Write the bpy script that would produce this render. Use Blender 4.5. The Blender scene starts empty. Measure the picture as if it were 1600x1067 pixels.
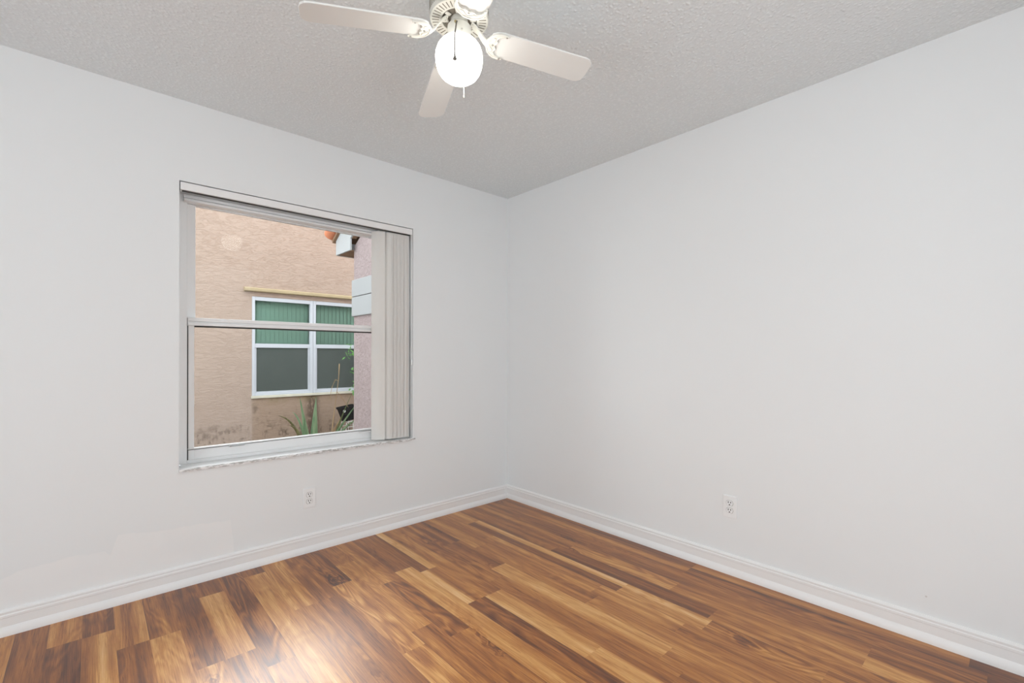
import bpy, bmesh, math, random
from mathutils import Vector, Matrix
random.seed(7)
PI = math.pi
SC = bpy.context.scene
COL = SC.collection

# ------------------------------------------------------------------ camera
# level camera with a small lens shift; metres, room corner at the origin
CAM = Vector((-2.5208, -2.8332, 1.1619)); YAW = 0.834076; ROLL = 0.00125; FPX = 722.99; PY = 554.65
fw = Vector((math.cos(YAW), math.sin(YAW), 0)); rt = Vector((math.sin(YAW), -math.cos(YAW), 0)); up = Vector((0, 0, 1))
r2 = math.cos(ROLL)*rt + math.sin(ROLL)*up; u2 = -math.sin(ROLL)*rt + math.cos(ROLL)*up
cd = bpy.data.cameras.new('camera'); cam = bpy.data.objects.new('camera', cd); COL.objects.link(cam)
cd.sensor_width = 36; cd.sensor_fit = 'HORIZONTAL'; cd.lens = FPX*36/1600
cd.shift_y = (PY - 533.5)/1600; cd.clip_start = 0.02; cd.clip_end = 200
cam.matrix_world = Matrix(((r2.x, u2.x, -fw.x, CAM.x), (r2.y, u2.y, -fw.y, CAM.y), (r2.z, u2.z, -fw.z, CAM.z), (0, 0, 0, 1)))
SC.camera = cam

# ------------------------------------------------------------------ sky, exposure
SKY = 2.6; GLOBE = 6.5
w = bpy.data.worlds.new('overcast'); SC.world = w; w.use_nodes = True
wn = w.node_tree.nodes; wl = w.node_tree.links; wn.clear()
wo = wn.new('ShaderNodeOutputWorld'); bg = wn.new('ShaderNodeBackground')
# overcast dome; bright patch added, aimed through the window at the floor
wt = wn.new('ShaderNodeTexCoord'); wd = wn.new('ShaderNodeVectorMath'); wd.operation = 'DOT_PRODUCT'
GLOW = Vector((math.cos(math.radians(54))*math.cos(math.radians(38)), math.sin(math.radians(54))*math.cos(math.radians(38)), math.sin(math.radians(38))))
wd.inputs[1].default_value = GLOW; wl.new(wt.outputs['Generated'], wd.inputs[0])
wr = wn.new('ShaderNodeMapRange'); wr.interpolation_type = 'SMOOTHERSTEP'
for i_, x_ in enumerate((.80, 1.0, SKY, SKY*6.0)): wr.inputs[i_+1].default_value = x_
wl.new(wd.outputs['Value'], wr.inputs[0]); wl.new(wr.outputs[0], bg.inputs['Strength'])
bg.inputs['Color'].default_value = (0.93, 0.97, 1.0, 1)
wl.new(bg.outputs[0], wo.inputs[0])
SC.view_settings.view_transform = 'Standard'; SC.view_settings.look = 'None'
SC.view_settings.exposure = 0.37; SC.view_settings.gamma = 1.0; SC.view_settings.use_curve_mapping = False

# ------------------------------------------------------------------ material helpers
def newmat(name):
    m = bpy.data.materials.new(name); m.use_nodes = True
    nt = m.node_tree; b = nt.nodes.get('Principled BSDF')
    return m, nt, b
def N(nt, t, **kw):
    n = nt.nodes.new(t)
    for k, v in kw.items():
        if k in n.inputs.keys(): n.inputs[k].default_value = v
        else: setattr(n, k, v)
    return n
def math_n(nt, op, a, b=None, c=None, clamp=False):
    n = nt.nodes.new('ShaderNodeMath'); n.operation = op; n.use_clamp = clamp
    for i, v in enumerate((a, b, c)):
        if v is None: continue
        if isinstance(v, (int, float)): n.inputs[i].default_value = v
        else: nt.links.new(v, n.inputs[i])
    return n.outputs[0]
def mixc(nt, fac, a, b, blend='MIX'):
    n = nt.nodes.new('ShaderNodeMix'); n.data_type = 'RGBA'; n.blend_type = blend
    for i, v in ((0, fac), (6, a), (7, b)):
        if isinstance(v, (int, float)): n.inputs[i].default_value = v
        elif isinstance(v, tuple): n.inputs[i].default_value = (*v[:3], 1)
        else: nt.links.new(v, n.inputs[i])
    return n.outputs[2]
def ramp(nt, fac, stops, interp='LINEAR'):
    n = nt.nodes.new('ShaderNodeValToRGB'); n.color_ramp.interpolation = interp
    e = n.color_ramp.elements
    while len(e) < len(stops): e.new(0.5)
    for x, (p, c) in zip(e, stops):
        x.position = p; x.color = (c, c, c, 1) if isinstance(c, (int, float)) else (*c, 1)
    nt.links.new(fac, n.inputs[0]); return n.outputs[0]
def maprange(nt, v, a, b, c=0., d=1., smooth=True):
    n = nt.nodes.new('ShaderNodeMapRange'); n.interpolation_type = 'SMOOTHSTEP' if smooth else 'LINEAR'
    nt.links.new(v, n.inputs[0])
    for i, x in enumerate((a, b, c, d)): n.inputs[i+1].default_value = x
    return n.outputs[0]
def noise(nt, vec, scale, detail=3, rough=0.5, dist=0.):
    n = N(nt, 'ShaderNodeTexNoise'); n.inputs['Scale'].default_value = scale; n.inputs['Detail'].default_value = detail
    n.inputs['Roughness'].default_value = rough; n.inputs['Distortion'].default_value = dist
    if vec is not None: nt.links.new(vec, n.inputs['Vector'])
    return n.outputs['Fac']
def obco(nt): return N(nt, 'ShaderNodeTexCoord').outputs['Object']
def scaled(nt, vec, s, loc=(0, 0, 0)):
    n = N(nt, 'ShaderNodeMapping'); n.inputs['Scale'].default_value = s; n.inputs['Location'].default_value = loc
    nt.links.new(vec, n.inputs['Vector']); return n.outputs[0]
def bump(nt, b, h, strength, dist):
    n = N(nt, 'ShaderNodeBump'); n.inputs['Strength'].default_value = strength; n.inputs['Distance'].default_value = dist
    nt.links.new(h, n.inputs['Height']); nt.links.new(n.outputs[0], b.inputs['Normal'])
def simple(name, col, rough=0.5, spec=0.5, metal=0., vary=0.03, scale=6., bmp=0.):
    m, nt, b = newmat(name); co = obco(nt)
    f = noise(nt, co, scale, 3)
    c = mixc(nt, f, tuple(x*(1-vary) for x in col), tuple(min(1, x*(1+vary)) for x in col))
    nt.links.new(c, b.inputs['Base Color'])
    b.inputs['Roughness'].default_value = rough; b.inputs['Specular IOR Level'].default_value = spec; b.inputs['Metallic'].default_value = metal
    if bmp: bump(nt, b, noise(nt, co, scale*12, 2), bmp, 0.002)
    return m

# ---- room materials
def wall_mat(name, patch):
    m, nt, b = newmat(name); co = obco(nt)
    base = (0.80, 0.80, 0.795)
    f = noise(nt, co, 1.3, 2)
    c = mixc(nt, f, (0.835, 0.857, 0.864), (0.855, 0.877, 0.886))
    if patch:          # touched-up paint low on the wall, left of the outlet
        sp = N(nt, 'ShaderNodeSeparateXYZ'); nt.links.new(co, sp.inputs[0])
        x, z = sp.outputs[0], sp.outputs[2]
        t = maprange(nt, x, -2.95, -1.95, 0, 1, False)
        hs = [(0.0, .20), (0.148, .234), (0.22, .251), (0.358, .265), (0.475, .254), (0.491, .232), (0.52, .322), (0.675, .298), (0.779, .297), (0.975, .281), (0.985, .20), (1.0, .10)]
        h = ramp(nt, t, hs)
        wob = math_n(nt, 'MULTIPLY', math_n(nt, 'SUBTRACT', noise(nt, co, 22, 2), .5), .022)
        d = math_n(nt, 'SUBTRACT', math_n(nt, 'ADD', h, wob), z)
        mask = math_n(nt, 'MULTIPLY', maprange(nt, d, -.003, .004), maprange(nt, x, -1.955, -1.965))
        c = mixc(nt, math_n(nt, 'MULTIPLY', mask, math_n(nt, 'MULTIPLY_ADD', noise(nt, co, 6, 3), .9, .1)), c, (0.905, 0.907, 0.905))
    else:              # a filled nail hole
        v = N(nt, 'ShaderNodeVectorMath', operation='DISTANCE'); nt.links.new(co, v.inputs[0]); v.inputs[1].default_value = (0, -2.571, .179)
        c = mixc(nt, maprange(nt, v.outputs['Value'], .005, .002), c, (0.68, 0.67, 0.66))
    nt.links.new(c, b.inputs['Base Color'])
    b.inputs['Roughness'].default_value = .62; b.inputs['Specular IOR Level'].default_value = .3
    bump(nt, b, noise(nt, co, 160, 2), .10, .001)
    return m
M = {}
M['wall_left'] = wall_mat('matte white wall paint with touch up', True)
M['wall_right'] = wall_mat('matte white wall paint', False)
def ceiling_mat():
    m, nt, b = newmat('textured white ceiling'); co = obco(nt)
    a = noise(nt, co, 75, 3, .6, .4); v = N(nt, 'ShaderNodeTexVoronoi'); v.inputs['Scale'].default_value = 62; nt.links.new(co, v.inputs['Vector'])
    blob = maprange(nt, v.outputs['Distance'], .55, .05)
    h = math_n(nt, 'ADD', math_n(nt, 'MULTIPLY', blob, .6), a)
    c = mixc(nt, maprange(nt, h, .3, 1.15), (0.785, 0.828, 0.845), (0.86, 0.905, 0.92))
    nt.links.new(c, b.inputs['Base Color']); b.inputs['Roughness'].default_value = .9; b.inputs['Specular IOR Level'].default_value = .1
    bump(nt, b, h, .55, .006)
    return m
M['ceiling'] = ceiling_mat()
M['trim'] = simple('satin white trim paint', (0.88, 0.88, 0.875), .38, .5, vary=.01)
M['frame'] = simple('white window aluminium', (0.86, 0.865, 0.865), .35, .5, vary=.015)
M['shadow_line'] = simple('dark painted shadow line', (0.06, 0.06, 0.06), .6, .3)  # dark colour for painted shade lines on window and headrail
def sill_mat():
    m, nt, b = newmat('white stone window sill'); co = obco(nt)
    f = noise(nt, scaled(nt, co, (9, 30, 30)), 3, 6, .7)
    sp = N(nt, 'ShaderNodeSeparateXYZ'); nt.links.new(co, sp.inputs[0])
    front = maprange(nt, sp.outputs[1], -.004, -.0115)
    k = math_n(nt, 'MULTIPLY', maprange(nt, f, .42, .60), front)
    c = mixc(nt, k, (0.88, 0.885, 0.885), (0.42, 0.41, 0.40))
    nt.links.new(c, b.inputs['Base Color']); b.inputs['Roughness'].default_value = .3
    return m
M['sill'] = sill_mat()
def floor_mat():
    m, nt, b = newmat('walnut strip laminate'); co = obco(nt)
    at = N(nt, 'ShaderNodeAttribute'); at.attribute_name = 'strip'
    sp = N(nt, 'ShaderNodeSeparateColor'); nt.links.new(at.outputs['Color'], sp.inputs[0])
    tone, seed, fig = sp.outputs[0], sp.outputs[1], sp.outputs[2]
    off = N(nt, 'ShaderNodeCombineXYZ')
    nt.links.new(math_n(nt, 'MULTIPLY', seed, 37.0), off.inputs[0]); nt.links.new(math_n(nt, 'MULTIPLY', seed, 91.0), off.inputs[1]); nt.links.new(math_n(nt, 'MULTIPLY', seed, 53.0), off.inputs[2])
    va = N(nt, 'ShaderNodeVectorMath', operation='ADD'); nt.links.new(co, va.inputs[0]); nt.links.new(off.outputs[0], va.inputs[1])
    p = va.outputs[0]
    # broad stripes along the board, growth-ring figure, fine pores, knots
    wide = noise(nt, scaled(nt, p, (22, .7, 1)), 1.0, 2, .5, .3)
    ring_n = noise(nt, scaled(nt, p, (9, 1.5, 1)), 1.0, 2, .45, .6)
    rings = math_n(nt, 'SINE', math_n(nt, 'MULTIPLY', ring_n, 62.0))
    rings = math_n(nt, 'MULTIPLY', math_n(nt, 'MULTIPLY_ADD', rings, .5, .5), fig)
    fine = noise(nt, scaled(nt, p, (260, 6, 1)), 1.0, 5, .68, .2)
    pores = maprange(nt, noise(nt, scaled(nt, p, (300, 11, 1)), 1.0, 2, .5), .60, .74)
    vo = N(nt, 'ShaderNodeTexVoronoi'); vo.inputs['Scale'].default_value = 1.0; vo.inputs['Randomness'].default_value = 1.0
    warp = noise(nt, scaled(nt, p, (20, 9, 1)), 1.0, 3, .6)
    wv = N(nt, 'ShaderNodeCombineXYZ'); nt.links.new(math_n(nt, 'MULTIPLY', warp, .45), wv.inputs[0]); nt.links.new(math_n(nt, 'MULTIPLY', warp, .3), wv.inputs[1])
    kv = N(nt, 'ShaderNodeVectorMath', operation='ADD'); nt.links.new(scaled(nt, p, (4.4, 1.55, 0)), kv.inputs[0]); nt.links.new(wv.outputs[0], kv.inputs[1])
    nt.links.new(kv.outputs[0], vo.inputs['Vector'])
    kd = vo.outputs['Distance']
    knot = math_n(nt, 'MULTIPLY', maprange(nt, kd, .26, .05), maprange(nt, math_n(nt, 'SINE', math_n(nt, 'MULTIPLY', kd, 95.)), -1.2, .5))
    t = math_n(nt, 'ADD', tone, math_n(nt, 'MULTIPLY', math_n(nt, 'SUBTRACT', wide, .47), 1.0))
    t = math_n(nt, 'SUBTRACT', t, math_n(nt, 'MULTIPLY', rings, .24))
    t = math_n(nt, 'ADD', t, math_n(nt, 'MULTIPLY', math_n(nt, 'SUBTRACT', fine, .48), .7))
    t = math_n(nt, 'SUBTRACT', t, math_n(nt, 'MULTIPLY', pores, .22))
    t = math_n(nt, 'SUBTRACT', t, math_n(nt, 'MULTIPLY', knot, math_n(nt, 'MULTIPLY_ADD', fig, .60, .10)))
    c = ramp(nt, t, [(0.0, (0.085, 0.022, 0.007)), (0.2, (0.185, 0.054, 0.011)), (0.4, (0.345, 0.116, 0.020)), (0.6, (0.52, 0.215, 0.046)), (0.8, (0.70, 0.365, 0.115)), (1.0, (0.82, 0.54, 0.26))])
    nt.links.new(c, b.inputs['Base Color'])
    b.inputs['Specular IOR Level'].default_value = .5; b.inputs['Coat Weight'].default_value = .35; b.inputs['Coat Roughness'].default_value = .40
    nt.links.new(math_n(nt, 'MULTIPLY_ADD', fine, .10, .30), b.inputs['Roughness'])
    # hairline joints between the boards
    s2 = N(nt, 'ShaderNodeSeparateXYZ'); nt.links.new(co, s2.inputs[0])
    k = math_n(nt, 'FRACT', math_n(nt, 'DIVIDE', math_n(nt, 'SUBTRACT', .0063, s2.outputs[0]), .2046))
    j = math_n(nt, 'MINIMUM', k, math_n(nt, 'SUBTRACT', 1.0, k))
    h = math_n(nt, 'ADD', maprange(nt, j, .0, .008), math_n(nt, 'MULTIPLY', fine, .25))
    bump(nt, b, h, .16, .0008)
    return m
M['floor'] = floor_mat()
def glass_mat(name, tint, ior, rough=0.0):
    m, nt, b = newmat(name); nt.nodes.remove(b)
    out = nt.nodes.get('Material Output')
    tr = N(nt, 'ShaderNodeBsdfTransparent'); tr.inputs[0].default_value = (*tint, 1)
    gl = N(nt, 'ShaderNodeBsdfGlossy'); gl.inputs['Roughness'].default_value = rough
    fr = N(nt, 'ShaderNodeFresnel'); fr.inputs['IOR'].default_value = ior
    mx = N(nt, 'ShaderNodeMixShader'); nt.links.new(fr.outputs[0], mx.inputs[0]); nt.links.new(tr.outputs[0], mx.inputs[1]); nt.links.new(gl.outputs[0], mx.inputs[2])
    nt.links.new(mx.outputs[0], out.inputs[0]); return m
M['glass'] = glass_mat('clear window glass', (0.97, 0.98, 0.975), 1.19, .004)
M['green_glass'] = glass_mat('green tinted window glass', (0.80, 0.905, 0.86), 1.4)
M['vane'] = None
def vane_mat():
    m, nt, b = newmat('cream vinyl blind vane'); co = obco(nt)
    f = noise(nt, scaled(nt, co, (3, 3, .4)), 2, 2)
    nt.links.new(mixc(nt, f, (0.83, 0.82, 0.79), (0.88, 0.87, 0.845)), b.inputs['Base Color'])
    b.inputs['Roughness'].default_value = .42
    tl = N(nt, 'ShaderNodeBsdfTranslucent'); tl.inputs[0].default_value = (.80, .77, .72, 1); mx = N(nt, 'ShaderNodeMixShader'); mx.inputs[0].default_value = .18
    nt.links.new(b.outputs[0], mx.inputs[1]); nt.links.new(tl.outputs[0], mx.inputs[2]); nt.links.new(mx.outputs[0], nt.nodes.get('Material Output').inputs[0])
    return m
M['vane'] = vane_mat()
M['plastic'] = simple('white plastic', (0.89, 0.905, 0.91), .35, .4, vary=.01)
M['slot'] = simple('dark slot', (0.035, 0.032, 0.03), .7, .2)
M['cream'] = simple('antique white enamel', (0.74, 0.73, 0.67), .3, .5, vary=.015)
M['blade'] = simple('white laminate fan blade', (0.85, 0.865, 0.845), .28, .5, vary=.012)
M['fan_dark'] = simple('dark fan vent', (0.22, 0.20, 0.165), .6, .3)
M['brass'] = simple('aged brass', (0.42, 0.34, 0.17), .35, .5, metal=.8)
M['screw'] = simple('zinc screw', (0.5, 0.49, 0.46), .4, .5, metal=.7)
M['chain'] = simple('nickel pull chain', (0.12, 0.11, 0.095), .6, .3, metal=0)
M['white_chain'] = simple('white pull chain', (0.8, 0.78, 0.72), .4)
def globe_mat():
    m, nt, b = newmat('lit opal glass'); co = obco(nt)
    b.inputs['Base Color'].default_value = (.9, .9, .88, 1); b.inputs['Roughness'].default_value = .15
    b.inputs['Emission Color'].default_value = (1.0, 0.965, 0.90, 1)
    sp = N(nt, 'ShaderNodeSeparateXYZ'); nt.links.new(co, sp.inputs[0])      # emission dimmed towards the neck so the fan housing isn't washed out
    nt.links.new(maprange(nt, sp.outputs[2], 2.222, 2.165, GLOBE*.4, GLOBE), b.inputs['Emission Strength'])
    return m
M['globe'] = globe_mat()

# ---- outdoor materials
def peach_mat():
    m, nt, b = newmat('peach skip trowel stucco'); co = obco(nt)
    sp = N(nt, 'ShaderNodeSeparateXYZ'); nt.links.new(co, sp.inputs[0]); x, z = sp.outputs[0], sp.outputs[2]
    big = noise(nt, co, .9, 3)
    c = mixc(nt, big, (0.376, 0.288, 0.232), (0.412, 0.321, 0.266))
    # trowel ridges
    sc = scaled(nt, co, (3.2, 1, 11))
    r1 = noise(nt, sc, 2.2, 4, .6, 1.1)
    ridge = math_n(nt, 'ABSOLUTE', math_n(nt, 'SUBTRACT', r1, .5))
    ridge = maprange(nt, ridge, .0, .05)
    h = math_n(nt, 'ADD', math_n(nt, 'MULTIPLY', ridge, -.6), noise(nt, sc, 6, 3, .6))
    c = mixc(nt, math_n(nt, 'MULTIPLY', math_n(nt, 'SUBTRACT', 1.0, ridge), .45), c, (0.292, 0.204, 0.150))
    # weathered panel under the window
    under = math_n(nt, 'MULTIPLY', maprange(nt, x, -.86, -.82), maprange(nt, z, .56, .53))
    c = mixc(nt, math_n(nt, 'MULTIPLY', under, .55), c, (0.319, 0.226, 0.159))
    # mould rising from the ground, runs below the window
    sp1 = noise(nt, co, 7, 6, .72); sp2 = noise(nt, scaled(nt, co, (1, 1, .45)), 30, 4, .65)
    low = maprange(nt, z, .42, -.12)
    mm = math_n(nt, 'MULTIPLY', low, maprange(nt, math_n(nt, 'ADD', sp1, math_n(nt, 'MULTIPLY', sp2, .6)), .74, 1.0))
    edge = math_n(nt, 'MULTIPLY', maprange(nt, math_n(nt, 'ABSOLUTE', math_n(nt, 'ADD', x, .80)), .07, .0), math_n(nt, 'MULTIPLY', maprange(nt, z, .50, .40), maprange(nt, sp1, .4, .6)))
    run = math_n(nt, 'MULTIPLY', maprange(nt, math_n(nt, 'ABSOLUTE', math_n(nt, 'ADD', x, .01)), .16, .02), math_n(nt, 'MULTIPLY', maprange(nt, z, .55, .53), maprange(nt, sp2, .30, .52)))
    specks = math_n(nt, 'MULTIPLY', under, maprange(nt, sp2, .60, .72))
    d = math_n(nt, 'MAXIMUM', math_n(nt, 'MAXIMUM', mm, math_n(nt, 'MULTIPLY', edge, .6)), math_n(nt, 'MAXIMUM', math_n(nt, 'MULTIPLY', run, .9), math_n(nt, 'MULTIPLY', specks, .55)))
    c = mixc(nt, math_n(nt, 'MULTIPLY', d, .85), c, (0.066, 0.044, 0.031))
    g = math_n(nt, 'MULTIPLY', under, math_n(nt, 'MULTIPLY', maprange(nt, z, .40, .54), maprange(nt, sp1, .42, .6)))
    c = mixc(nt, math_n(nt, 'MULTIPLY', g, .5), c, (0.230, 0.186, 0.080))
    nt.links.new(c, b.inputs['Base Color']); b.inputs['Roughness'].default_value = .85; b.inputs['Specular IOR Level'].default_value = .2
    bump(nt, b, h, .5, .008)
    return m
M['peach'] = peach_mat()
def pink_mat():
    m, nt, b = newmat('mauve pink rough stucco'); co = obco(nt)
    h = noise(nt, co, 28, 4, .6, .6)
    nt.links.new(mixc(nt, maprange(nt, h, .3, .7), (0.301, 0.243, 0.243), (0.363, 0.301, 0.301)), b.inputs['Base Color'])
    b.inputs['Roughness'].default_value = .85; b.inputs['Specular IOR Level'].default_value = .2
    bump(nt, b, h, .8, .02); return m
M['pink'] = pink_mat()
M['quoin'] = simple('pale grey painted stucco', (0.345, 0.358, 0.367), .8, .2, bmp=.3)
M['fascia'] = simple('white painted fascia', (0.381, 0.398, 0.407), .6, .3, vary=.05)
M['soffit'] = simple('brown weathered soffit', (0.266, 0.168, 0.106), .8, .2, vary=.2)
M['tile'] = simple('terracotta roof tile', (0.513, 0.195, 0.106), .8, .2, vary=.2, scale=9)
M['hood'] = simple('yellowed beige trim', (0.407, 0.327, 0.204), .7, .2, vary=.15, scale=5)
M['out_frame'] = simple('white outdoor window frame', (0.513, 0.540, 0.584), .4, .4)
M['old_sill'] = simple('weathered cream sill', (0.584, 0.558, 0.460), .7, .2, vary=.2)
M['slat'] = simple('pale green blind slat', (0.74, 0.79, 0.76), .6, .3)
M['screen'] = None
def screen_mat():
    m, nt, b = newmat('grey insect mesh'); nt.nodes.remove(b); out = nt.nodes.get('Material Output'); co = obco(nt)
    tr = N(nt, 'ShaderNodeBsdfTransparent'); df = N(nt, 'ShaderNodeBsdfDiffuse'); df.inputs[0].default_value = (.12, .14, .13, 1)
    f = maprange(nt, noise(nt, co, 3, 2), .3, .7, .58, .66)
    mx = N(nt, 'ShaderNodeMixShader'); nt.links.new(f, mx.inputs[0]); nt.links.new(tr.outputs[0], mx.inputs[1]); nt.links.new(df.outputs[0], mx.inputs[2])
    nt.links.new(mx.outputs[0], out.inputs[0]); return m
M['screen'] = screen_mat()
def leaf_mat(name, a, bcol, sx=1):
    m, nt, b = newmat(name); co = obco(nt)
    nt.links.new(mixc(nt, maprange(nt, noise(nt, scaled(nt, co, (30, 30, 4)), 1, 3), .35, .65), a, bcol), b.inputs['Base Color'])
    b.inputs['Roughness'].default_value = .45; return m
M['aloe'] = leaf_mat('green aloe leaf', (0.106, 0.195, 0.097), (0.212, 0.301, 0.168))
M['aloe_brown'] = leaf_mat('browned aloe leaf', (0.089, 0.080, 0.035), (0.177, 0.168, 0.071))
M['dry'] = leaf_mat('dry straw stem', (0.301, 0.195, 0.097), (0.407, 0.283, 0.142))
M['leaf'] = leaf_mat('bright green leaf', (0.062, 0.212, 0.035), (0.142, 0.354, 0.071))
M['stem'] = leaf_mat('green stem', (0.089, 0.124, 0.044), (0.159, 0.177, 0.071))
M['pot'] = simple('black nursery plastic', (0.011, 0.011, 0.012), .6, .2)
M['tag'] = simple('white plant tag', (0.664, 0.681, 0.690), .5)
M['terracotta'] = simple('orange clay pot', (0.549, 0.142, 0.071), .7, .2)
M['wire'] = simple('white coated wire', (0.637, 0.637, 0.619), .5)
M['soil'] = simple('dry garden soil', (0.124, 0.089, 0.058), .95, .1, vary=.5, scale=14, bmp=1.)

# ------------------------------------------------------------------ mesh helpers
class MB:
    def __init__(s): s.bm = bmesh.new(); s.mi = 0
    def _f(s, vs):
        try: f = s.bm.faces.new(vs); f.material_index = s.mi; return f
        except ValueError: return None
    def box(s, a, b, mat=None):
        x0, x1 = sorted((a[0], b[0])); y0, y1 = sorted((a[1], b[1])); z0, z1 = sorted((a[2], b[2]))
        P = [(x, y, z) for z in (z0, z1) for y in (y0, y1) for x in (x0, x1)]
        if mat is not None: P = [mat @ Vector(q) for q in P]
        v = [s.bm.verts.new(q) for q in P]
        for q in ((0, 2, 3, 1), (4, 5, 7, 6), (0, 1, 5, 4), (2, 6, 7, 3), (0, 4, 6, 2), (1, 3, 7, 5)): s._f([v[i] for i in q])
        return s
    def prism(s, pts, h0, h1, fr):          # 2-D outline swept between two heights, fr maps (u, v, h) to a point
        A = [s.bm.verts.new(fr(u, v, h0)) for u, v in pts]; B = [s.bm.verts.new(fr(u, v, h1)) for u, v in pts]
        n = len(pts); s._f(A[::-1]); s._f(B)
        for i in range(n): s._f([A[i], A[(i+1) % n], B[(i+1) % n], B[i]])
        return s
    def lathe(s, prof, c, n=40, cap0=True, cap1=True):
        R = []
        for r, z in prof: R.append([s.bm.verts.new((c[0]+r*math.cos(2*PI*i/n), c[1]+r*math.sin(2*PI*i/n), c[2]+z)) for i in range(n)])
        for a, b in zip(R, R[1:]):
            for i in range(n): s._f([a[i], a[(i+1) % n], b[(i+1) % n], b[i]])
        if cap0: s._f(R[0][::-1])
        if cap1: s._f(R[-1])
        return s
    def tube(s, pts, r, n=8, caps=True):
        pts = [Vector(q) for q in pts]; rs = r if isinstance(r, (list, tuple)) else [r]*len(pts); R = []
        for i, q in enumerate(pts):
            d = (pts[min(i+1, len(pts)-1)] - pts[max(i-1, 0)]).normalized()
            ref = Vector((0, 0, 1)) if abs(d.z) < .9 else Vector((1, 0, 0))
            a = d.cross(ref).normalized(); b = a.cross(d).normalized()
            R.append([s.bm.verts.new(q + rs[i]*(math.cos(2*PI*k/n)*a + math.sin(2*PI*k/n)*b)) for k in range(n)])
        for a, b in zip(R, R[1:]):
            for k in range(n): s._f([a[k], a[(k+1) % n], b[(k+1) % n], b[k]])
        if caps: s._f(R[0]); s._f(R[-1][::-1])
        return s
    def sphere(s, c, r, sx=1, sy=1, sz=1, u=14, v=8):
        R = []
        for j in range(1, v):
            t = PI*j/v
            R.append([s.bm.verts.new((c[0]+sx*r*math.sin(t)*math.cos(2*PI*i/u), c[1]+sy*r*math.sin(t)*math.sin(2*PI*i/u), c[2]+sz*r*math.cos(t))) for i in range(u)])
        for a, b in zip(R, R[1:]):
            for i in range(u): s._f([a[i], a[(i+1) % u], b[(i+1) % u], b[i]])
        s._f(R[0]); s._f(R[-1][::-1]); return s
    def build(s, name, mats, parent=None, bevel=0, smooth=False, angle=35, loc=None):
        bmesh.ops.recalc_face_normals(s.bm, faces=s.bm.faces)
        me = bpy.data.meshes.new(name); s.bm.to_mesh(me); s.bm.free()
        for m in (mats if isinstance(mats, (list, tuple)) else [mats]): me.materials.append(m)
        o = bpy.data.objects.new(name, me); COL.objects.link(o)
        if parent is not None:
            o.parent = parent; o.matrix_parent_inverse = parent_inv(parent)
        if smooth:
            for p in me.polygons: p.use_smooth = True
            e = o.modifiers.new('smooth', 'EDGE_SPLIT'); e.split_angle = math.radians(angle)
        if bevel:
            bv = o.modifiers.new('bevel', 'BEVEL'); bv.width = bevel; bv.segments = 2; bv.limit_method = 'ANGLE'; bv.angle_limit = math.radians(40)
        return o
def parent_inv(p):
    m = Matrix.Identity(4); chain = []
    while p is not None: chain.append(p); p = p.parent
    for q in reversed(chain): m = m @ (q.matrix_parent_inverse @ Matrix.LocRotScale(q.location, q.rotation_euler, q.scale))
    return m.inverted()
def empty(name, label, cat, loc, group=None):
    o = bpy.data.objects.new(name, None); COL.objects.link(o); o.location = loc; o.empty_display_size = .1
    o['label'] = label; o['category'] = cat
    if group: o['group'] = group
    return o
def tag(o, label, cat, group=None):
    o['label'] = label; o['category'] = cat
    if group: o['group'] = group
    return o
def struct(o): o['kind'] = 'structure'; return o
def XYZ(u, v, h): return (u, v, h)

# ------------------------------------------------------------------ room shell
H = 2.44; XL, YN = -4.3, -3.6                     # far left and near limits of the room
DX0, DX1, DZ = -2.15, -0.95, 2.3                 # unseen opening added behind the camera for fill daylight
WX0, WX1, WZ0, WZ1 = -2.199, -0.876, 0.572, 2.035   # window opening
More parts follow.
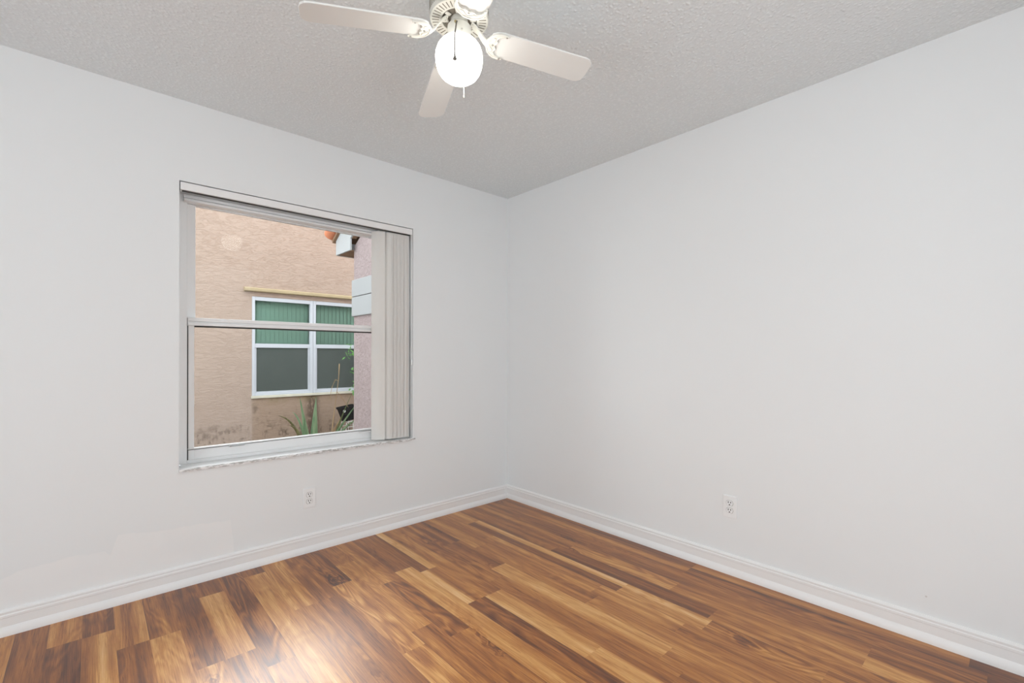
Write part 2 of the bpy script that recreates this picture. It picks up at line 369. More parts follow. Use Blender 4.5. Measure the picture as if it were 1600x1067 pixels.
# floor: every printed strip its own face, carrying tone / seed / figure
SW = .1023; E0 = .0063
seg = {  # strip index from the right wall: [(far end, tone, figure), ...] the last runs on at random
 0: [(-1.619, .30, .3), (-2.7, .40, .3)], 1: [(-1.619, .36, .4), (-2.75, .26, .9)],
 2: [(-1.05, .36, .4), (-2.432, .32, .4), (-3.2, .28, .5)], 3: [(-1.0, .40, .3), (-1.66, .62, .9), (-2.432, .46, .4), (-3.3, .50, .5)],
 4: [(-.95, .30, .3), (-1.9, .22, .2), (-2.7, .38, .5)], 5: [(-.274, .50, .2), (-1.49, .44, .3), (-1.922, .66, .5), (-2.354, .52, .9), (-3.2, .38, .5)],
 6: [(-.55, .36, .3), (-1.41, .50, .4), (-1.853, .46, .8), (-2.6, .36, .5)], 7: [(-.62, .46, .3), (-1.46, .36, .4), (-2.3, .46, .5), (-3.1, .38, .5)],
 8: [(-.469, .22, .2), (-.895, .27, .2), (-1.9, .58, .25), (-2.8, .44, .4)], 9: [(-.36, .44, .9), (-1.0, .34, .7), (-2.0, .42, .35), (-3.0, .36, .4)],
 10: [(-1.098, .36, .5), (-1.706, .56, .25), (-2.5, .62, .4)], 11: [(-.673, .52, .3), (-1.096, .55, .4), (-2.0, .28, .7), (-2.9, .36, .5)],
 12: [(-.583, .28, .3), (-1.9, .60, .2), (-2.8, .5, .4)], 13: [(-.66, .50, .4), (-1.25, .36, 1.), (-2.2, .36, .4)],
 14: [(-.30, .40, .4), (-1.115, .58, .45), (-2.0, .36, .4)], 15: [(-.514, .28, .8), (-1.22, .55, 1.), (-1.8, .64, 1.), (-2.6, .4, .5)],
 16: [(-.61, .42, .8), (-1.6, .24, .3), (-2.5, .4, .5)], 17: [(-.613, .54, .5), (-1.5, .40, .4), (-2.3, .3, .4)],
 18: [(-.112, .22, .3), (-1.3, .56, .25), (-2.2, .4, .4)], 19: [(-.95, .34, 1.), (-1.9, .40, .5)],
 20: [(-.196, .20, .3), (-.796, .60, .2), (-1.6, .26, .8)], 21: [(-.795, .24, .5), (-1.5, .60, .9)],
 22: [(-.449, .34, .6), (-1.2, .60, .5)], 23: [(-.446, .46, .5), (-1.3, .24, .4)], 24: [(-.255, .26, .5), (-1.2, .52, .3)],
 25: [(-.25, .50, .4), (-1.3, .20, .6)], 26: [(-1.2, .19, .3)], 27: [(-.9, .54, .3)],
}
bm = bmesh.new(); cl = bm.loops.layers.float_color.new('strip')
def quad(x0, x1, y0, y1, c):
    v = [bm.verts.new(q) for q in ((x0, y1, 0), (x1, y1, 0), (x1, y0, 0), (x0, y0, 0))]
    f = bm.faces.new(v)
    for l in f.loops: l[cl] = (*c, 1)
light_sub = {(5, 1): (.45, .74), (11, 0): (.45, .80), (11, 1): (.38, .80)}    # strips printed half dark, half pale: (share, tone)
for i in range(43):
    x1 = min(E0 - SW*i, 0.0); x0 = E0 - SW*(i+1); y = 0.0; L = list(seg.get(i, [])); k = 0
    while y > YN:
        if k < len(L): e, t, fg = L[k]; t += .07
        else: e, t, fg = y - random.uniform(.55, 1.2), random.choice((.24, .32, .40, .48, .58)), random.uniform(.2, .9)
        e = max(e, YN)
        sd = random.random()
        if (i, k) in light_sub:
            sh, lt = light_sub[(i, k)]
            if (i, k) == (11, 1): xm = x0 + (x1-x0)*sh; quad(x0, xm, e, y, (lt, sd, .15)); quad(xm, x1, e, y, (.50, random.random(), fg))
            else: xm = x1 - (x1-x0)*sh; quad(xm, x1, e, y, (lt, sd, .15)); quad(x0, xm, e, y, (.24, random.random(), fg))
        else: quad(x0, x1, e, y, (t, sd, fg))
        y = e; k += 1
bmesh.ops.recalc_face_normals(bm, faces=bm.faces)
if bm.faces[0].normal.z < 0: bmesh.ops.reverse_faces(bm, faces=bm.faces)
me = bpy.data.meshes.new('floor'); bm.to_mesh(me); bm.free(); me.materials.append(M['floor'])
fl = bpy.data.objects.new('floor', me); COL.objects.link(fl); struct(fl)
struct(MB().box((XL-.2, YN-.2, -.2), (.2, .2, -.004)).build('foundation', M['soil']))
struct(MB().box((XL-.2, YN-.2, H), (.2, .2, H+.2)).build('ceiling', M['ceiling']))
# window wall
a = MB(); a.box((XL-.2, 0, -.15), (WX0, .2, H)); a.box((WX1, 0, -.15), (.2, .2, H)); a.box((WX0, 0, -.15), (WX1, .2, WZ0)); a.box((WX0, 0, WZ1), (WX1, .2, H))
struct(a.build('wall_left', M['wall_left']))
struct(MB().box((0, YN-.2, -.15), (.2, 0, H)).build('wall_right', M['wall_right']))
a = MB(); a.box((XL-.2, YN-.2, -.15), (DX0, YN, H)); a.box((DX1, YN-.2, -.15), (0, YN, H)); a.box((DX0, YN-.2, DZ), (DX1, YN, H)); a.box((DX0, YN-.2, -.15), (DX1, YN, -.004))
struct(a.build('wall_near', M['wall_right']))
# far side wall with a wide unseen opening, added to brighten the room
DY0, DY1 = -2.75, -1.05
a = MB(); a.box((XL-.2, YN, -.15), (XL, DY0, H)); a.box((XL-.2, DY1, -.15), (XL, 0, H)); a.box((XL-.2, DY0, DZ), (XL, DY1, H)); a.box((XL-.2, DY0, -.15), (XL, DY1, -.004))
struct(a.build('wall_side', M['wall_right']))
# baseboards: moulded top bead, flat field, rounded shoe
prof = [(0, 0), (.024, 0), (.024, .008), (.0225, .018), (.019, .027), (.0145, .035), (.013, .037), (.013, .072), (.0145, .074), (.0145, .083), (.0115, .087), (.0125, .091), (.0125, .096), (.009, .101), (.004, .1045), (0, .105)]
struct(MB().prism(prof, XL, 0, lambda u, v, h: (h, -u, v)).build('baseboard_left', M['trim'], smooth=True, angle=25))
struct(MB().prism(prof, YN, 0, lambda u, v, h: (-u, h, v)).build('baseboard_right', M['trim'], smooth=True, angle=25))

# ------------------------------------------------------------------ window
win = bpy.data.objects.new('window_1', None); COL.objects.link(win); win.location = ((WX0+WX1)/2, .14, WZ0); struct(win)
fx0, fx1 = WX0, WX1
a = MB()
a.box((fx0, .112, .588), (-2.152, .192, WZ1)); a.box((-.923, .112, .588), (fx1, .192, WZ1))          # jambs
a.box((-2.152, .112, 2.000), (-.923, .192, WZ1)); a.box((-2.152, .124, 1.986), (-.923, .192, 2.000))  # head, stepped
a.box((-2.152, .112, .588), (-.923, .192, .606))                                                       # foot
a.build('window_frame', M['frame'], win, bevel=.0015)
a = MB()                                                                                                # fixed upper light
a.box((-2.152, .140, 1.315), (-2.112, .172, 1.986)); a.box((-.963, .140, 1.315), (-.923, .172, 1.986))
a.box((-2.112, .140, 1.968), (-.963, .172, 1.986)); a.box((-2.112, .144, 1.957), (-.963, .168, 1.968)); a.box((-2.170, .082, 1.9615), (-.905, .1395, 1.9745)); a.box((-2.170, .090, 1.979), (-.905, .1115, 1.996)); a.box((-2.166, .096, 1.9745), (-.909, .1115, 1.979)); a.box((-2.112, .150, 1.315), (-.963, .172, 1.345))
up_s = a.build('upper_sash', M['frame'], win, bevel=.0015)
MB().box((-2.112, .155, 1.345), (-.963, .159, 1.956)).build('pane', M['glass'], up_s)
a = MB()                                                                                                # sliding lower light
a.box((-2.146, .118, .606), (-2.120, .140, 1.318)); a.box((-.955, .118, .606), (-.929, .140, 1.318))
a.box((-2.150, .106, 1.338), (-.925, .139, 1.357)); a.box((-2.150, .112, 1.331), (-.925, .139, 1.338)); a.box((-2.150, .104, 1.316), (-.925, .139, 1.331))  # meeting rail
a.box((-2.120, .118, .606), (-.955, .140, .662)); a.box((-2.148, .108, .662), (-.927, .117, .6685)); a.box((-2.120, .1175, .662), (-.955, .134, .6685))     # bottom rail with lip
lo_s = a.build('lower_sash', M['frame'], win, bevel=.0012)
MB().box((-2.120, .127, .6685), (-.955, .131, 1.316)).build('pane', M['glass'], lo_s)
a = MB(); a.box((-2.122, .1245, 1.308), (-.953, .1265, 1.316)); a.box((-2.1525, .119, .600), (-2.1462, .121, 1.315)); a.box((-2.146, .1165, .6575), (-.929, .1185, .6605))  # dark strips painting the shade under the rails and in the jamb gap
a.build('shadow_line', M['shadow_line'], lo_s)
for x0, x1 in ((-1.962, -1.888), (-1.215, -1.134)):
    MB().box((x0, .092, .655), (x1, .110, .660)).box((x0, .092, .648), (x1, .095, .660)).build('finger_lift', M['frame'], lo_s, bevel=.001)
# stone sill with a chipped front edge
a = MB(); n = 60; xs = [-2.2 + (2.2-.863)*i/n for i in range(n+1)]
top = [(-.0125 + random.uniform(-.0012, .0012), .5870 + random.uniform(-.0012, .0006), .5735 + random.uniform(-.001, .001)) for _ in xs]
rings = []
for x, (yf, zt, zb) in zip(xs, top):
    back = .115 if x < WX1 else -.0005
    back = .115 if WX0 <= x <= WX1 else -.0005
    rings.append([a.bm.verts.new(q) for q in ((x, yf, zb), (x, yf, zt-.004), (x, yf+.003, .588), (x, back, .588), (x, back, zb))])
for p, q in zip(rings, rings[1:]):
    for k in range(5): a._f([p[k], p[(k+1) % 5], q[(k+1) % 5], q[k]])
a._f(rings[0]); a._f(rings[-1][::-1])
a.build('window_sill', M['sill'], win)

# ------------------------------------------------------------------ vertical blind, drawn open to one side
vb = empty('vertical_blind', 'white vertical blind stacked open at the side of the window, hanging from its headrail', 'blind', (-1.53, .03, 1.992))
a = MB(); a.box((-2.194, .002, 1.992), (-.881, .044, 2.030)); a.mi = 1; a.box((-2.185, .012, 1.9895), (-.89, .034, 1.992))  # second box: dark strip standing in for the shadow gap below the rail
a.build('headrail', [M['trim'], M['shadow_line']], vb, bevel=.002)
nv = 12; rv = random.Random(5)
for k in range(nv):
    cx = -1.109 if k == 0 else -.928 - .0134*(nv-1-k); cy = .052; ang = math.radians(-40 + (0 if k == 0 else (3.2 if k % 2 else -3.2) + rv.uniform(-2.5, 2.5) - 12))
    a = MB(); n = 6; w2 = .0445; P0, P1 = [], []
    for j in range(n+1):
        s = -1 + 2*j/n; bow = .011*(1-s*s)
        u = w2*s
        P0.append((cx + u*math.cos(ang) - bow*math.sin(-ang)*0 , cy + u*math.sin(ang) - bow))
    P1 = [(x+.0004, y+.0014) for x, y in P0]
    a.prism(P0 + P1[::-1], .5965, 1.984, lambda u, v, h: (u, v, h))
    v = a.build('vane', M['vane'], vb, smooth=True, angle=50)
    MB().box((cx-.004, cy-.002, 1.978), (cx+.004, cy+.004, 1.993)).build('carrier_clip', M['plastic'], v)
a = MB()
a.tube([(-.8935, -.004, 1.99), (-.8935, -.004, 1.6), (-.8935, -.004, 1.128)], .0012, 6); a.tube([(-.8865, -.004, 1.99), (-.8865, -.004, 1.6), (-.8865, -.004, 1.128)], .0012, 6)
cc = a.build('pull_cord', M['plastic'], vb)
MB().lathe([(.002, .02), (.004, .014), (.0062, .004), (.0062, -.016), (.004, -.02)], (-.890, -.0065, 1.112), 14).build('cord_weight', M['plastic'], cc, smooth=True)

# ------------------------------------------------------------------ electrical outlets
def outlet(loc, rz, label):
    e = empty('wall_outlet', label, 'outlet', loc, 'duplex wall outlets'); e.rotation_euler = (0, 0, rz)
    mw = Matrix.LocRotScale(e.location, e.rotation_euler, None)
    def put(mb, name, mat, par, **k):                       # built in the outlet's own frame: x across, -y out of the wall, z up
        o = mb.build(name, mat, None, **k); o.parent = par
        return o
    a = MB()
    a.prism([(-.0355, -.058), (.0355, -.058), (.0355, .058), (-.0355, .058)], 0, .0045, lambda u, v, h: (u, -h, v))
    a.prism([(-.033, -.0555), (.033, -.0555), (.033, .0555), (-.033, .0555)], .0045, .0060, lambda u, v, h: (u, -h, v))
    put(a, 'cover_plate', M['plastic'], e, bevel=.0016)
    for s in (1, -1):
        zc = .0195*s; pts = []
        for k in range(28):
            t = 2*PI*k/28; x, z = .0172*math.cos(t), .0172*math.sin(t); pts.append((x, zc + max(-.0138, min(.0138, z))))
        r = put(MB().prism(pts, .0060, .0082, lambda u, v, h: (u, -h, v)), 'receptacle', M['plastic'], e, bevel=.0006)
        for x, hh in ((-.0062, .0046), (.0062, .0038)): put(MB().box((x-.0019, -.0086, zc+.0045-hh), (x+.0019, -.0081, zc+.0045+hh)), 'blade_slot', M['slot'], r)
        a = MB(); a.prism([(.0034*math.cos(PI*k/7) , zc-.0082+.0034*math.sin(PI*k/7)) for k in range(8)] + [(-.0034, zc-.0105), (.0034, zc-.0105)], .0081, .0086, lambda u, v, h: (u, -h, v))
        put(a, 'ground_slot', M['slot'], r)
        a = MB(); a.prism([(x*1.07, zc+(z-zc)*1.07) for x, z in pts], .0055, .0063, lambda u, v, h: (u, -h, v)); put(a, 'recess', M['fan_dark'], r)
    put(MB().prism([(.0028*math.cos(2*PI*k/12), .0028*math.sin(2*PI*k/12)) for k in range(12)], .0060, .0070, lambda u, v, h: (u, -h, v)), 'screw', M['plastic'], e)
    return e
outlet((-1.570, -.0002, .3165), 0, 'white duplex outlet on the window wall, below the window sill')
outlet((-.0002, -1.7875, .3555), -PI/2, 'white duplex outlet on the bare right wall, above the baseboard')

# ------------------------------------------------------------------ ceiling fan
AX, AY = -1.6055, -1.5573
fan = empty('ceiling_fan', 'white four blade ceiling fan with lit globe and pull chains', 'ceiling fan', (AX, AY, H))
a = MB()
a.lathe([(.070, 0), (.082, -.012), (.092, -.028), (.097, -.05), (.0985, -.075), (.0985, -.149), (.0965, -.1525), (.0600, -.1535), (.0585, -.1520), (.0585, -.138), (.03, -.138)], (AX, AY, H-.0005), 64)
a.mi = 1
for k in range(40):                                          # radial slots in the lower ring
    t = 2*PI*k/40; R = Matrix.Translation((AX, AY, H)) @ Matrix.Rotation(t, 4, 'Z')
    a.box((.067, -.0017, -.1539), (.0905, .0017, -.1500), R)
for k in range(72):                                          # upright slots round the side
    t = 2*PI*k/72; R = Matrix.Translation((AX, AY, H)) @ Matrix.Rotation(t, 4, 'Z')
    a.box((.0962, -.0015, -.138), (.0990, .0015, -.072), R)
hs = a.build('motor_housing', [M['cream'], M['fan_dark']], fan, smooth=True, angle=30)
MB().lathe([(.056, -.139), (.054, -.145), (.046, -.147), (.030, -.147)], (AX, AY, H), 40).build('rotor_plate', M['fan_dark'], hs, smooth=True)
# blades: drooped, pitched, rotor hanging a touch off level as in the photo
ZB, A0, RT, WR, WT, PT, DR, LX, LY = 2.248, 2.7767, .4923, .0516, .0563, -.1664, -.0808, .0293, -.0271
for k in range(4):
    az = A0 + k*PI/2
    e = Vector((math.cos(az), math.sin(az), 0)); t = Vector((-math.sin(az), math.cos(az), 0))
    tv = t*math.cos(PT) + Vector((0, 0, math.sin(PT)))
    e.z = DR + LX*e.x + LY*e.y; tv.z += LX*tv.x + LY*tv.y
    nn = e.cross(tv).normalized(); base = Vector((AX, AY, ZB))
    fr = lambda u, v, h, e=e, tv=tv, nn=nn, base=base: base + e*u + tv*v + nn*h
    def hw(u): return WR + (WT-WR)*(u-.17)/(RT-.17)
    o = [(.108, -.034), (.123, -hw(.123)+.004), (.143, -hw(.143))]
    o += [(RT-.030, -hw(RT-.03)), (RT-.016, -hw(RT)+.004), (RT-.004, -hw(RT)+.017), (RT, -hw(RT)+.032), (RT, hw(RT)-.032), (RT-.004, hw(RT)-.017), (RT-.016, hw(RT)-.004), (RT-.030, hw(RT-.03))]
    o += [(.143, hw(.143)), (.123, hw(.123)-.004), (.108, .034)]
    bl = MB().prism(o, -.003, .003, fr).build('blade', M['blade'], fan, bevel=.0018)
    # scrolled blade iron: sloping neck from the rotor, crescent plate under the blade root
    IU = .042
    half = [(.205, .0485), (.192, .0515), (.176, .0505), (.160, .044), (.148, .033), (.141, .019), (.137, .0115)]
    inner = [(.203, .0455), (.190, .0435), (.178, .037), (.171, .028), (.171, .021), (.175, .015), (.173, .008), (.168, .003)]
    half = [(u-IU, v) for u, v in half]; inner = [(u-IU, v) for u, v in inner]
    out = half + [(u, -v) for u, v in half[::-1]] + [(u, -v) for u, v in inner] + inner[::-1]
    a = MB(); a.prism(out, -.0085, -.003, fr)
    rim = half + [(u, -v) for u, v in half[::-1]]
    a.tube([fr(u+.0025*(1 if abs(v) > .04 else 1.2), v*.965, -.0088) for u, v in rim], .0028, 6)
    a.tube([fr(u-.001, v, -.0088) for u, v in inner] , .0018, 6); a.tube([fr(u-.001, -v, -.0088) for u, v in inner], .0018, 6)
    for s in (1, -1):
        a.tube([fr(.146-IU, 0, -.0088), fr(.154-IU, .010*s, -.0092), fr(.163-IU, .018*s, -.0092), fr(.164-IU, .028*s, -.0088), fr(.157-IU, .028*s, -.0088)], .0020, 6)
    top_z = H - .1500
    def neck(u, v, f):                                       # f = 0 at the rotor, 1 at the plate
        q = fr(u, v, -.006); r0 = Vector((AX, AY, top_z)) + Vector((math.cos(az), math.sin(az), 0))*u + t*v
        s = f*f*(3-2*f); return r0.lerp(q, s)
    Ls, Rs = [], []
    for j in range(9):
        f = j/8; u = .040 + f*.062; wv = .0125 - .0030*math.sin(PI*f)
        Ls.append((neck(u, wv, f), neck(u, wv, f) - Vector((0, 0, .006)))); Rs.append((neck(u, -wv, f), neck(u, -wv, f) - Vector((0, 0, .006))))
    V = [[a.bm.verts.new(q) for q in (l[0], l[1], r[1], r[0])] for l, r in zip(Ls, Rs)]
    for p, q in zip(V, V[1:]):
        for m_ in range(4): a._f([p[m_], p[(m_+1) % 4], q[(m_+1) % 4], q[m_]])
    a._f(V[0]); a._f(V[-1][::-1])
    iron = a.build('blade_iron', M['cream'], fan, smooth=True, angle=40)
    for u, v in ((.156, .0455), (.156, -.0455), (.118, 0)):
        c0, c1 = fr(u, v, -.0085), fr(u, v, -.0115); MB().tube([c0, c1], .0032, 8).build('screw', M['screw'], iron)
    for s in (1, -1):
        q = neck(.047, .007*s, 0) - Vector((0, 0, .006)); MB().tube([q, q - Vector((0, 0, .002))], .003, 8).build('screw', M['screw'], iron)
# rotor tabs seen between the irons
for k in range(8):
    R = Matrix.Translation((AX, AY, 0)) @ Matrix.Rotation(A0 + PI/8 + k*PI/4, 4, 'Z')
    MB().box((.036, -.0065, H-.153), (.0565, .0065, H-.1490), R).build('rotor_tab', M['cream'], hs, bevel=.002)
sw = MB().lathe([(.028, -.140), (.030, -.166), (.036, -.170), (.0395, -.175), (.0395, -.212), (.0385, -.217), (.034, -.220)], (AX, AY, H), 40).build('switch_housing', M['cream'], fan, smooth=True, angle=30)
for k in range(3):
    t = -2.0 + k*2*PI/3; c = Vector((AX + .038*math.cos(t), AY + .038*math.sin(t), H-.209)); MB().tube([c, c + Vector((math.cos(t), math.sin(t), 0))*.008], .0032, 10).build('set_screw', M['screw'], sw, smooth=True)
for t in (-2.45, .75):
    c = Vector((AX + .038*math.cos(t), AY + .038*math.sin(t), H-.184)); MB().tube([c, c + Vector((math.cos(t), math.sin(t), -.3))*.010], .0042, 10).build('chain_nozzle', M['brass'], sw, smooth=True)
GZ = H
gp = [(.033, -.2165), (.0375, -.2185), (.050, -.2225), (.063, -.232), (.0725, -.246), (.0778, -.262), (.0795, -.277), (.0785, -.292), (.0755, -.308), (.0700, -.323), (.0605, -.337), (.047, -.3475), (.031, -.3535), (.014, -.3558), (.003, -.356)]
MB().lathe(gp, (AX, AY, GZ), 48).build('globe_shade', M['globe'], fan, smooth=True, angle=70)
def chain(t, pts, mat, bell, name='pull_chain'):
    d = Vector((math.cos(t), math.sin(t), 0)); P = [Vector((AX, AY, H)) + d*r + Vector((0, 0, z)) for r, z in pts]
    a = MB(); a.tube(P, .0019 if bell else .0012, 6)
    for p, q in zip(P, P[1:]):
        n = max(1, int((q-p).length/.005))
        for j in range(n): a.sphere(p.lerp(q, j/n), .0026 if bell else .0018, u=6, v=4)
    c = a.build(name, mat, fan)
    b = P[-1]
    MB().lathe([(.0014, .002), (.0028, -.001), (.0032, -.007), (.0066, -.015), (.0060, -.017)] if bell else [(.001, .002), (.0022, -.002), (.0022, -.006), (.001, -.008)], b, 12).build('pull_bell', mat, c, smooth=True)
chain(-2.36, [(.047, -.187), (.055, -.196), (.068, -.224), (.080, -.246), (.0835, -.266), (.0835, -.318)], M['chain'], True)
chain(.75, [(.047, -.187), (.056, -.198), (.068, -.224), (.081, -.25), (.0835, -.30), (.0835, -.357)], M['white_chain'], False)

# ------------------------------------------------------------------ outdoors
struct(MB().box((-6, .2, -.35), (6, 4.9, -.15)).build('ground', M['soil']))
NY = 4.5
hb = empty('house', 'peach stucco neighbouring house across the side yard, with paired windows', 'house', (0, NY, -.15))
wx = [(-.846, -.004), (.000, .860)]; wz0, wz1 = .575, 1.992
a = MB(); X0, X1 = -5.5, 5.0
a.box((X0, NY, -.15), (-.846, NY+.2, 3.35)); a.box((.860, NY, -.15), (X1, NY+.2, 3.35)); a.box((-.846, NY, -.15), (.860, NY+.2, wz0)); a.box((-.846, NY, wz1), (.860, NY+.2, 3.35))
a.box((-1.0, NY+.2, .40), (1.0, NY+.25, 2.2))
a.build('stucco_wall', M['peach'], hb)
MB().prism([(0, 2.055), (-.055, 2.060), (-.060, 2.072), (-.060, 2.100), (-.045, 2.112), (0, 2.118)], -.948, .96, lambda u, v, h: (h, NY+u, v)).build('window_hood', M['hood'], hb)
a = MB(); a.box((-.858, NY-.025, .538), (.872, NY+.05, .575)); a.build('window_ledge', M['old_sill'], hb, bevel=.006)
for x0, x1 in wx:
    a = MB(); f0, f1 = NY+.005, NY+.075
    a.box((x0, f0, wz0), (x0+.042, f1, wz1)); a.box((x1-.042, f0, wz0), (x1, f1, wz1)); a.box((x0+.042, f0, wz1-.055), (x1-.042, f1, wz1)); a.box((x0+.042, f0, wz0), (x1-.042, f1, wz0+.035))
    a.box((x0+.042, f0+.005, 1.262), (x1-.042, f1, 1.322))
    a.box((x0+.042, f0+.015, wz0+.035), (x0+.064, f1, 1.262)); a.box((x1-.070, f0+.015, wz0+.035), (x1-.042, f1, 1.262)); a.box((x0+.064, f0+.015, wz0+.035), (x1-.070, f1, wz0+.058))
    wf = a.build('window', M['out_frame'], hb, bevel=.003)
    a = MB(); a.box((x0+.042, NY+.052, 1.322), (x1-.042, NY+.056, wz1-.055)); a.build('pane', M['green_glass'], wf)
    a = MB(); a.box((x0+.064, NY+.046, wz0+.058), (x1-.070, NY+.050, 1.262)); a.build('pane', M['green_glass'], wf)
    a = MB(); a.box((x0+.064, NY+.0275, wz0+.058), (x1-.070, NY+.0285, 1.262)); a.build('insect_screen', M['screen'], wf)
    a = MB(); nS = 13; sw_ = (x1-x0-.06)/nS
    for k in range(nS):
        c = x0 + .03 + sw_*(k+.5); R = Matrix.Translation((c, NY+.13, 0)) @ Matrix.Rotation(.26, 4, 'Z')
        a.box((-sw_*.54, -.001, wz0), (sw_*.54, .001, wz1), R)
    a.build('slat_blind', M['slat'], wf)
# pink wing of this house, with its boxed eave
hp = empty('house_wing', 'mauve pink stucco house wing with pale quoins and red tile eave', 'house', (.8, 1.3, -.15))
PX = -.30; YE = 2.31
def YZ(x): return lambda u, v, h: (h, u, v)
MB().prism([(.201, -.15), (YE, -.15), (YE, 2.40), (1.0, 3.05), (.201, 2.66)], PX, 2.2, lambda u, v, h: (h, u, v)).build('stucco_wall', M['pink'], hp)
for z0, z1 in ((1.600, 1.817), (1.823, 2.013)):
    MB().box((PX-.022, 1.62, z0), (PX+.35, YE+.018, z1)).build('quoin', M['quoin'], hp, bevel=.006)
MB().prism([(2.66, 2.345), (2.66, 2.514), (1.0, 3.46), (1.0, 3.13), (2.25, 2.475), (2.25, 2.342)], -.372, -.352, lambda u, v, h: (h, u, v)).build('rake_board', M['fascia'], hp, bevel=.003)
MB().prism([(2.25, 2.475), (1.0, 3.13), (1.0, 3.16), (2.25, 2.51)], -.352, PX-.001, lambda u, v, h: (h, u, v)).build('rake_soffit', M['soffit'], hp)
MB().box((-.352, YE+.002, 2.345), (2.2, 2.645, 2.362)).build('eave_soffit', M['soffit'], hp)
MB().box((-.352, 2.645, 2.342), (2.2, 2.665, 2.51)).build('eave_board', M['fascia'], hp)
MB().prism([(2.70, 2.495), (2.72, 2.535), (1.0, 3.515), (1.0, 3.465)], -.40, 2.2, lambda u, v, h: (h, u, v)).build('roof_deck', M['soffit'], hp)
a = MB(); s = Vector((0, -.868, .4948)); q0 = Vector((-.405, 2.74, 2.585))
for k in range(5):                                            # barrel tiles up the rake edge
    p0 = q0 + s*(.36*k) ; p1 = p0 + s*.40
    a.tube([p0 + Vector((0, 0, .012)), p1], [.075, .062], 14)
for j in range(1, 12):                                        # first course along the eave
    p0 = q0 + Vector((.22*j, 0, -.02)); a.tube([p0, p0 + s*1.9], .07, 12)
a.build('roof_tiles', M['tile'], hp, smooth=True)

# plants and pots at the foot of the peach wall
def blade_leaf(mb, base, tip, width, sag=0., n=10, lean=(0, 0)):
    b, t = Vector(base), Vector(tip); L = t-b; side = L.cross(Vector((0, 1, 0))).normalized(); prev = None
    for i in range(n+1):
        f = i/n; c = b + L*f + Vector((lean[0], lean[1], 0))*f*f + Vector((0, 0, sag*math.sin(PI*f*.9)))
        wv = width*(1-f)**.75*(.75+.25*math.cos(f*2)) + .002; d = Vector((0, -1, 0))
        ring = [mb.bm.verts.new(q) for q in (c - side*wv, c + d*wv*.5, c + side*wv, c - d*wv*.35)]
        if prev:
            for k in range(4): mb._f([prev[k], prev[(k+1) % 4], ring[(k+1) % 4], ring[k]])
        else: mb._f(ring)
        prev = ring
    mb._f(prev[::-1])
al = empty('aloe_plant', 'spiky aloe with upright green leaves in front of the peach wall', 'plant', (-.13, 4.2, -.15))
for b, t, wd, sg, mt in (((-.175, 4.2, -.15), (-.300, 4.17, .54), .045, .0, 'aloe'), ((-.085, 4.2, -.15), (-.070, 4.18, .54), .050, .0, 'aloe'), ((-.11, 4.24, -.15), (-.045, 4.28, .45), .036, .02, 'aloe'),
                         ((-.23, 4.19, -.15), (-.600, 4.13, .275), .026, .12, 'aloe_brown'), ((-.25, 4.17, -.15), (-.475, 4.10, .135), .034, .10, 'aloe_brown'), ((-.18, 4.25, -.15), (-.36, 4.30, .30), .024, .1, 'aloe')):
    a = MB(); blade_leaf(a, b, t, wd, sg); a.build('leaf', M[mt], al, smooth=True, angle=80)
ag = empty('agave_plant', 'sprawling narrow leaved agave with a tall dry stalk, leaning past the black pot', 'plant', (0.080, 3.98, -.15))
for b, t, wd, sg, mt in (((0.060, 3.98, -.15), (0.400, 3.80, .44), .026, .03, 'aloe'), ((0.080, 3.98, -.15), (0.460, 3.78, .22), .028, .07, 'aloe'), ((0.050, 4.00, -.15), (0.200, 3.94, .22), .018, .03, 'dry'), ((0.100, 4.00, -.15), (0.340, 3.88, .56), .014, .04, 'stem')):
    a = MB(); blade_leaf(a, b, t, wd, sg); a.build('leaf', M[mt], ag, smooth=True, angle=80)
a = MB(); a.tube([(0.070, 3.98, -.15), (0.100, 3.97, .18), (0.145, 3.96, .55), (0.175, 3.95, .82), (0.185, 3.95, 1.03)], [.007, .006, .005, .005, .008], 8)
a.tube([(0.162, 3.95, .78), (0.120, 3.93, .80), (0.065, 3.91, .70), (0.045, 3.91, .62), (0.040, 3.91, .50)], [.005, .006, .005, .003, .002], 6)
a.tube([(0.150, 3.96, .62), (0.200, 3.94, .56), (0.270, 3.91, .44), (0.300, 3.90, .38)], [.004, .005, .004, .002], 6)
a.build('dry_stalk', M['dry'], ag, smooth=True)
# white wire rack, tilted black pot on it, clay pot behind
rk = MB()
for y in (4.12, 4.30):
    rk.tube([(.345, y, -.15), (.365, y, .115), (.385, y, .13), (.80, y, .175)], .006, 6); rk.tube([(.36, y, .05), (.80, y, .075)], .005, 6)
    for x in (.47, .60, .74): rk.tube([(x, y, -.15), (x, y, .14 + (x-.385)*.108)], .006, 6)
for x in (.385, .47, .56, .65, .74): rk.tube([(x, 4.12, .13 + (x-.385)*.108), (x, 4.30, .13 + (x-.385)*.108)], .004, 6)
tag(rk.build('wire_rack', M['wire']), 'low white wire plant rack beside the pink wall', 'plant stand')
pt = empty('nursery_pot', 'tilted square black nursery pot standing on the white wire rack', 'pot', (.43, 4.21, .16))
R = Matrix.Translation((.430, 4.21, .148)) @ Matrix.Rotation(math.radians(-9), 4, 'Y')
a = MB(); b0, b1, hh = .082, .118, .222
rings = []
for z, wv in ((0, b0), (hh*.86, b1*.97), (hh*.86, b1*1.06), (hh, b1*1.08), (hh, b1), (hh*.8, b1*.93)):
    rings.append([a.bm.verts.new(R @ Vector((sx*wv, sy*wv*.7, z))) for sx, sy in ((-1, -1), (1, -1), (1, 1), (-1, 1))])
for p, q in zip(rings, rings[1:]):
    for k in range(4): a._f([p[k], p[(k+1) % 4], q[(k+1) % 4], q[k]])
a._f(rings[0][::-1]); a._f(rings[-1]); a.build('pot_body', M['pot'], pt, bevel=.004)
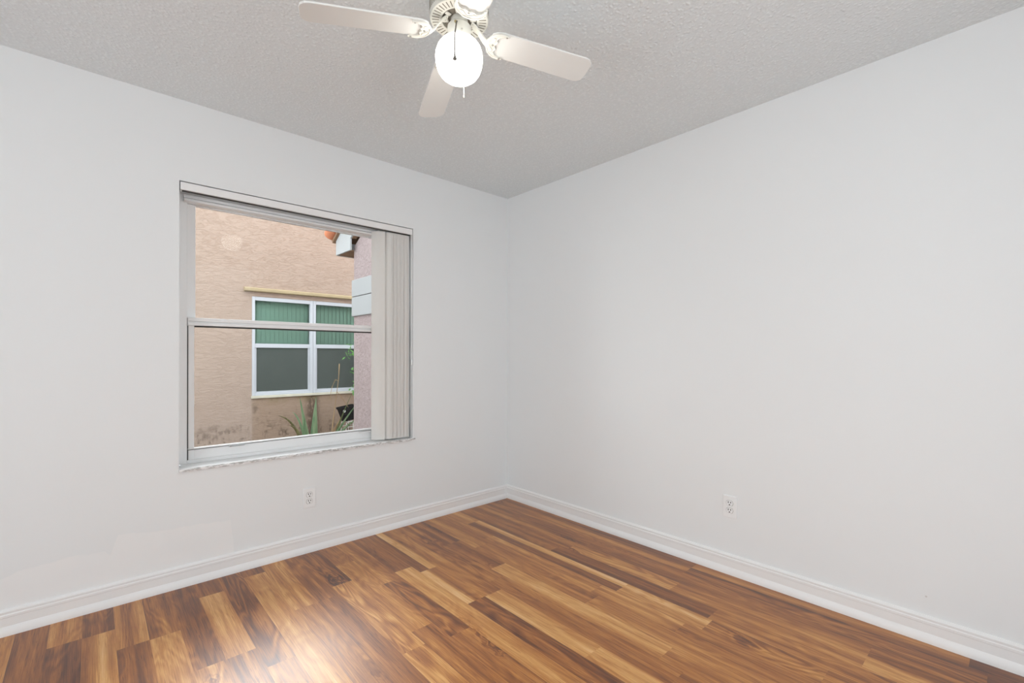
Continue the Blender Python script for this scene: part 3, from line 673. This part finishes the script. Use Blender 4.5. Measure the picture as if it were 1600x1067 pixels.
a = MB(); a.prism([(-.070 + .020*math.cos(2*PI*k/14), .165 + .022*math.sin(2*PI*k/14)) for k in range(14)], -.0835, -.0800, lambda u, v, h: R @ Vector((u, h, v))); a.build('round_tag', M['tag'], pt)
tag(MB().lathe([(.050, 0), (.068, .10), (.076, .10), (.076, .125), (.066, .125), (.06, .1)], (.635, 4.22, .165), 20).build('clay_pot', M['terracotta'], smooth=True), 'orange clay pot on the wire rack, half hidden by the pink wall', 'pot')
# leafy shrub reaching from behind the pink wing
sh = empty('leafy_shrub', 'bright green leafy shrub peeking out behind the edge of the pink wall', 'plant', (0.750, 4.46, -.15))
a = MB(); a.tube([(0.750, 4.46, -.15), (0.730, 4.44, .5), (0.690, 4.42, .9), (0.630, 4.40, 1.22)], [.014, .012, .010, .006], 8)
for p, q in (((0.720, 4.44, .52), (0.590, 4.39, .66)), ((0.690, 4.42, .86), (0.570, 4.38, .93)), ((0.710, 4.43, .7), (0.850, 4.39, .9)), ((0.670, 4.41, 1.0), (0.790, 4.39, 1.2))): a.tube([p, q], .006, 6)
a.build('stems', M['stem'], sh, smooth=True)
a = MB(); rr = random.Random(3)
for c, n, sp in (((0.570, 4.38, 1.235), 34, .085), ((0.600, 4.38, .945), 20, .06), ((0.595, 4.38, .675), 16, .06), ((0.610, 4.38, .58), 8, .04), ((0.810, 4.39, 1.2), 30, .1), ((0.850, 4.39, .9), 30, .1)):
    for _ in range(n):
        p = Vector(c) + Vector((rr.gauss(0, sp*.55), min(.03, max(-.04, rr.gauss(0, .025))), rr.gauss(0, sp*.6))); d = Vector((rr.uniform(-1, 1), rr.uniform(-1, .4), rr.uniform(-.5, .7))).normalized(); L = rr.uniform(.045, .075)
        sd = d.cross(Vector((rr.uniform(-.3, .3), -.5, 1))).normalized(); v = []
        for f, wv in ((0, .1), (.3, .9), (.6, .85), (1, .0)):
            m_ = p + d*L*f - Vector((0, 0, .02))*f*f; v.append((m_, sd*wv*L*.24))
        up_ = d.cross(sd)*.004
        T = [a.bm.verts.new(m_ + s_ + up_) for m_, s_ in v[:3]]; B = [a.bm.verts.new(m_ - s_ + up_) for m_, s_ in v[:3]]; C0 = [a.bm.verts.new(m_) for m_, s_ in v[:3]]; tip = a.bm.verts.new(v[3][0])
        for i in range(2): a._f([T[i], T[i+1], C0[i+1], C0[i]]); a._f([C0[i], C0[i+1], B[i+1], B[i]])
        a._f([T[2], tip, C0[2]]); a._f([C0[2], tip, B[2]])
fo = a.build('foliage', M['leaf'], sh)
fo['kind'] = 'stuff'
bpy.context.view_layer.update()
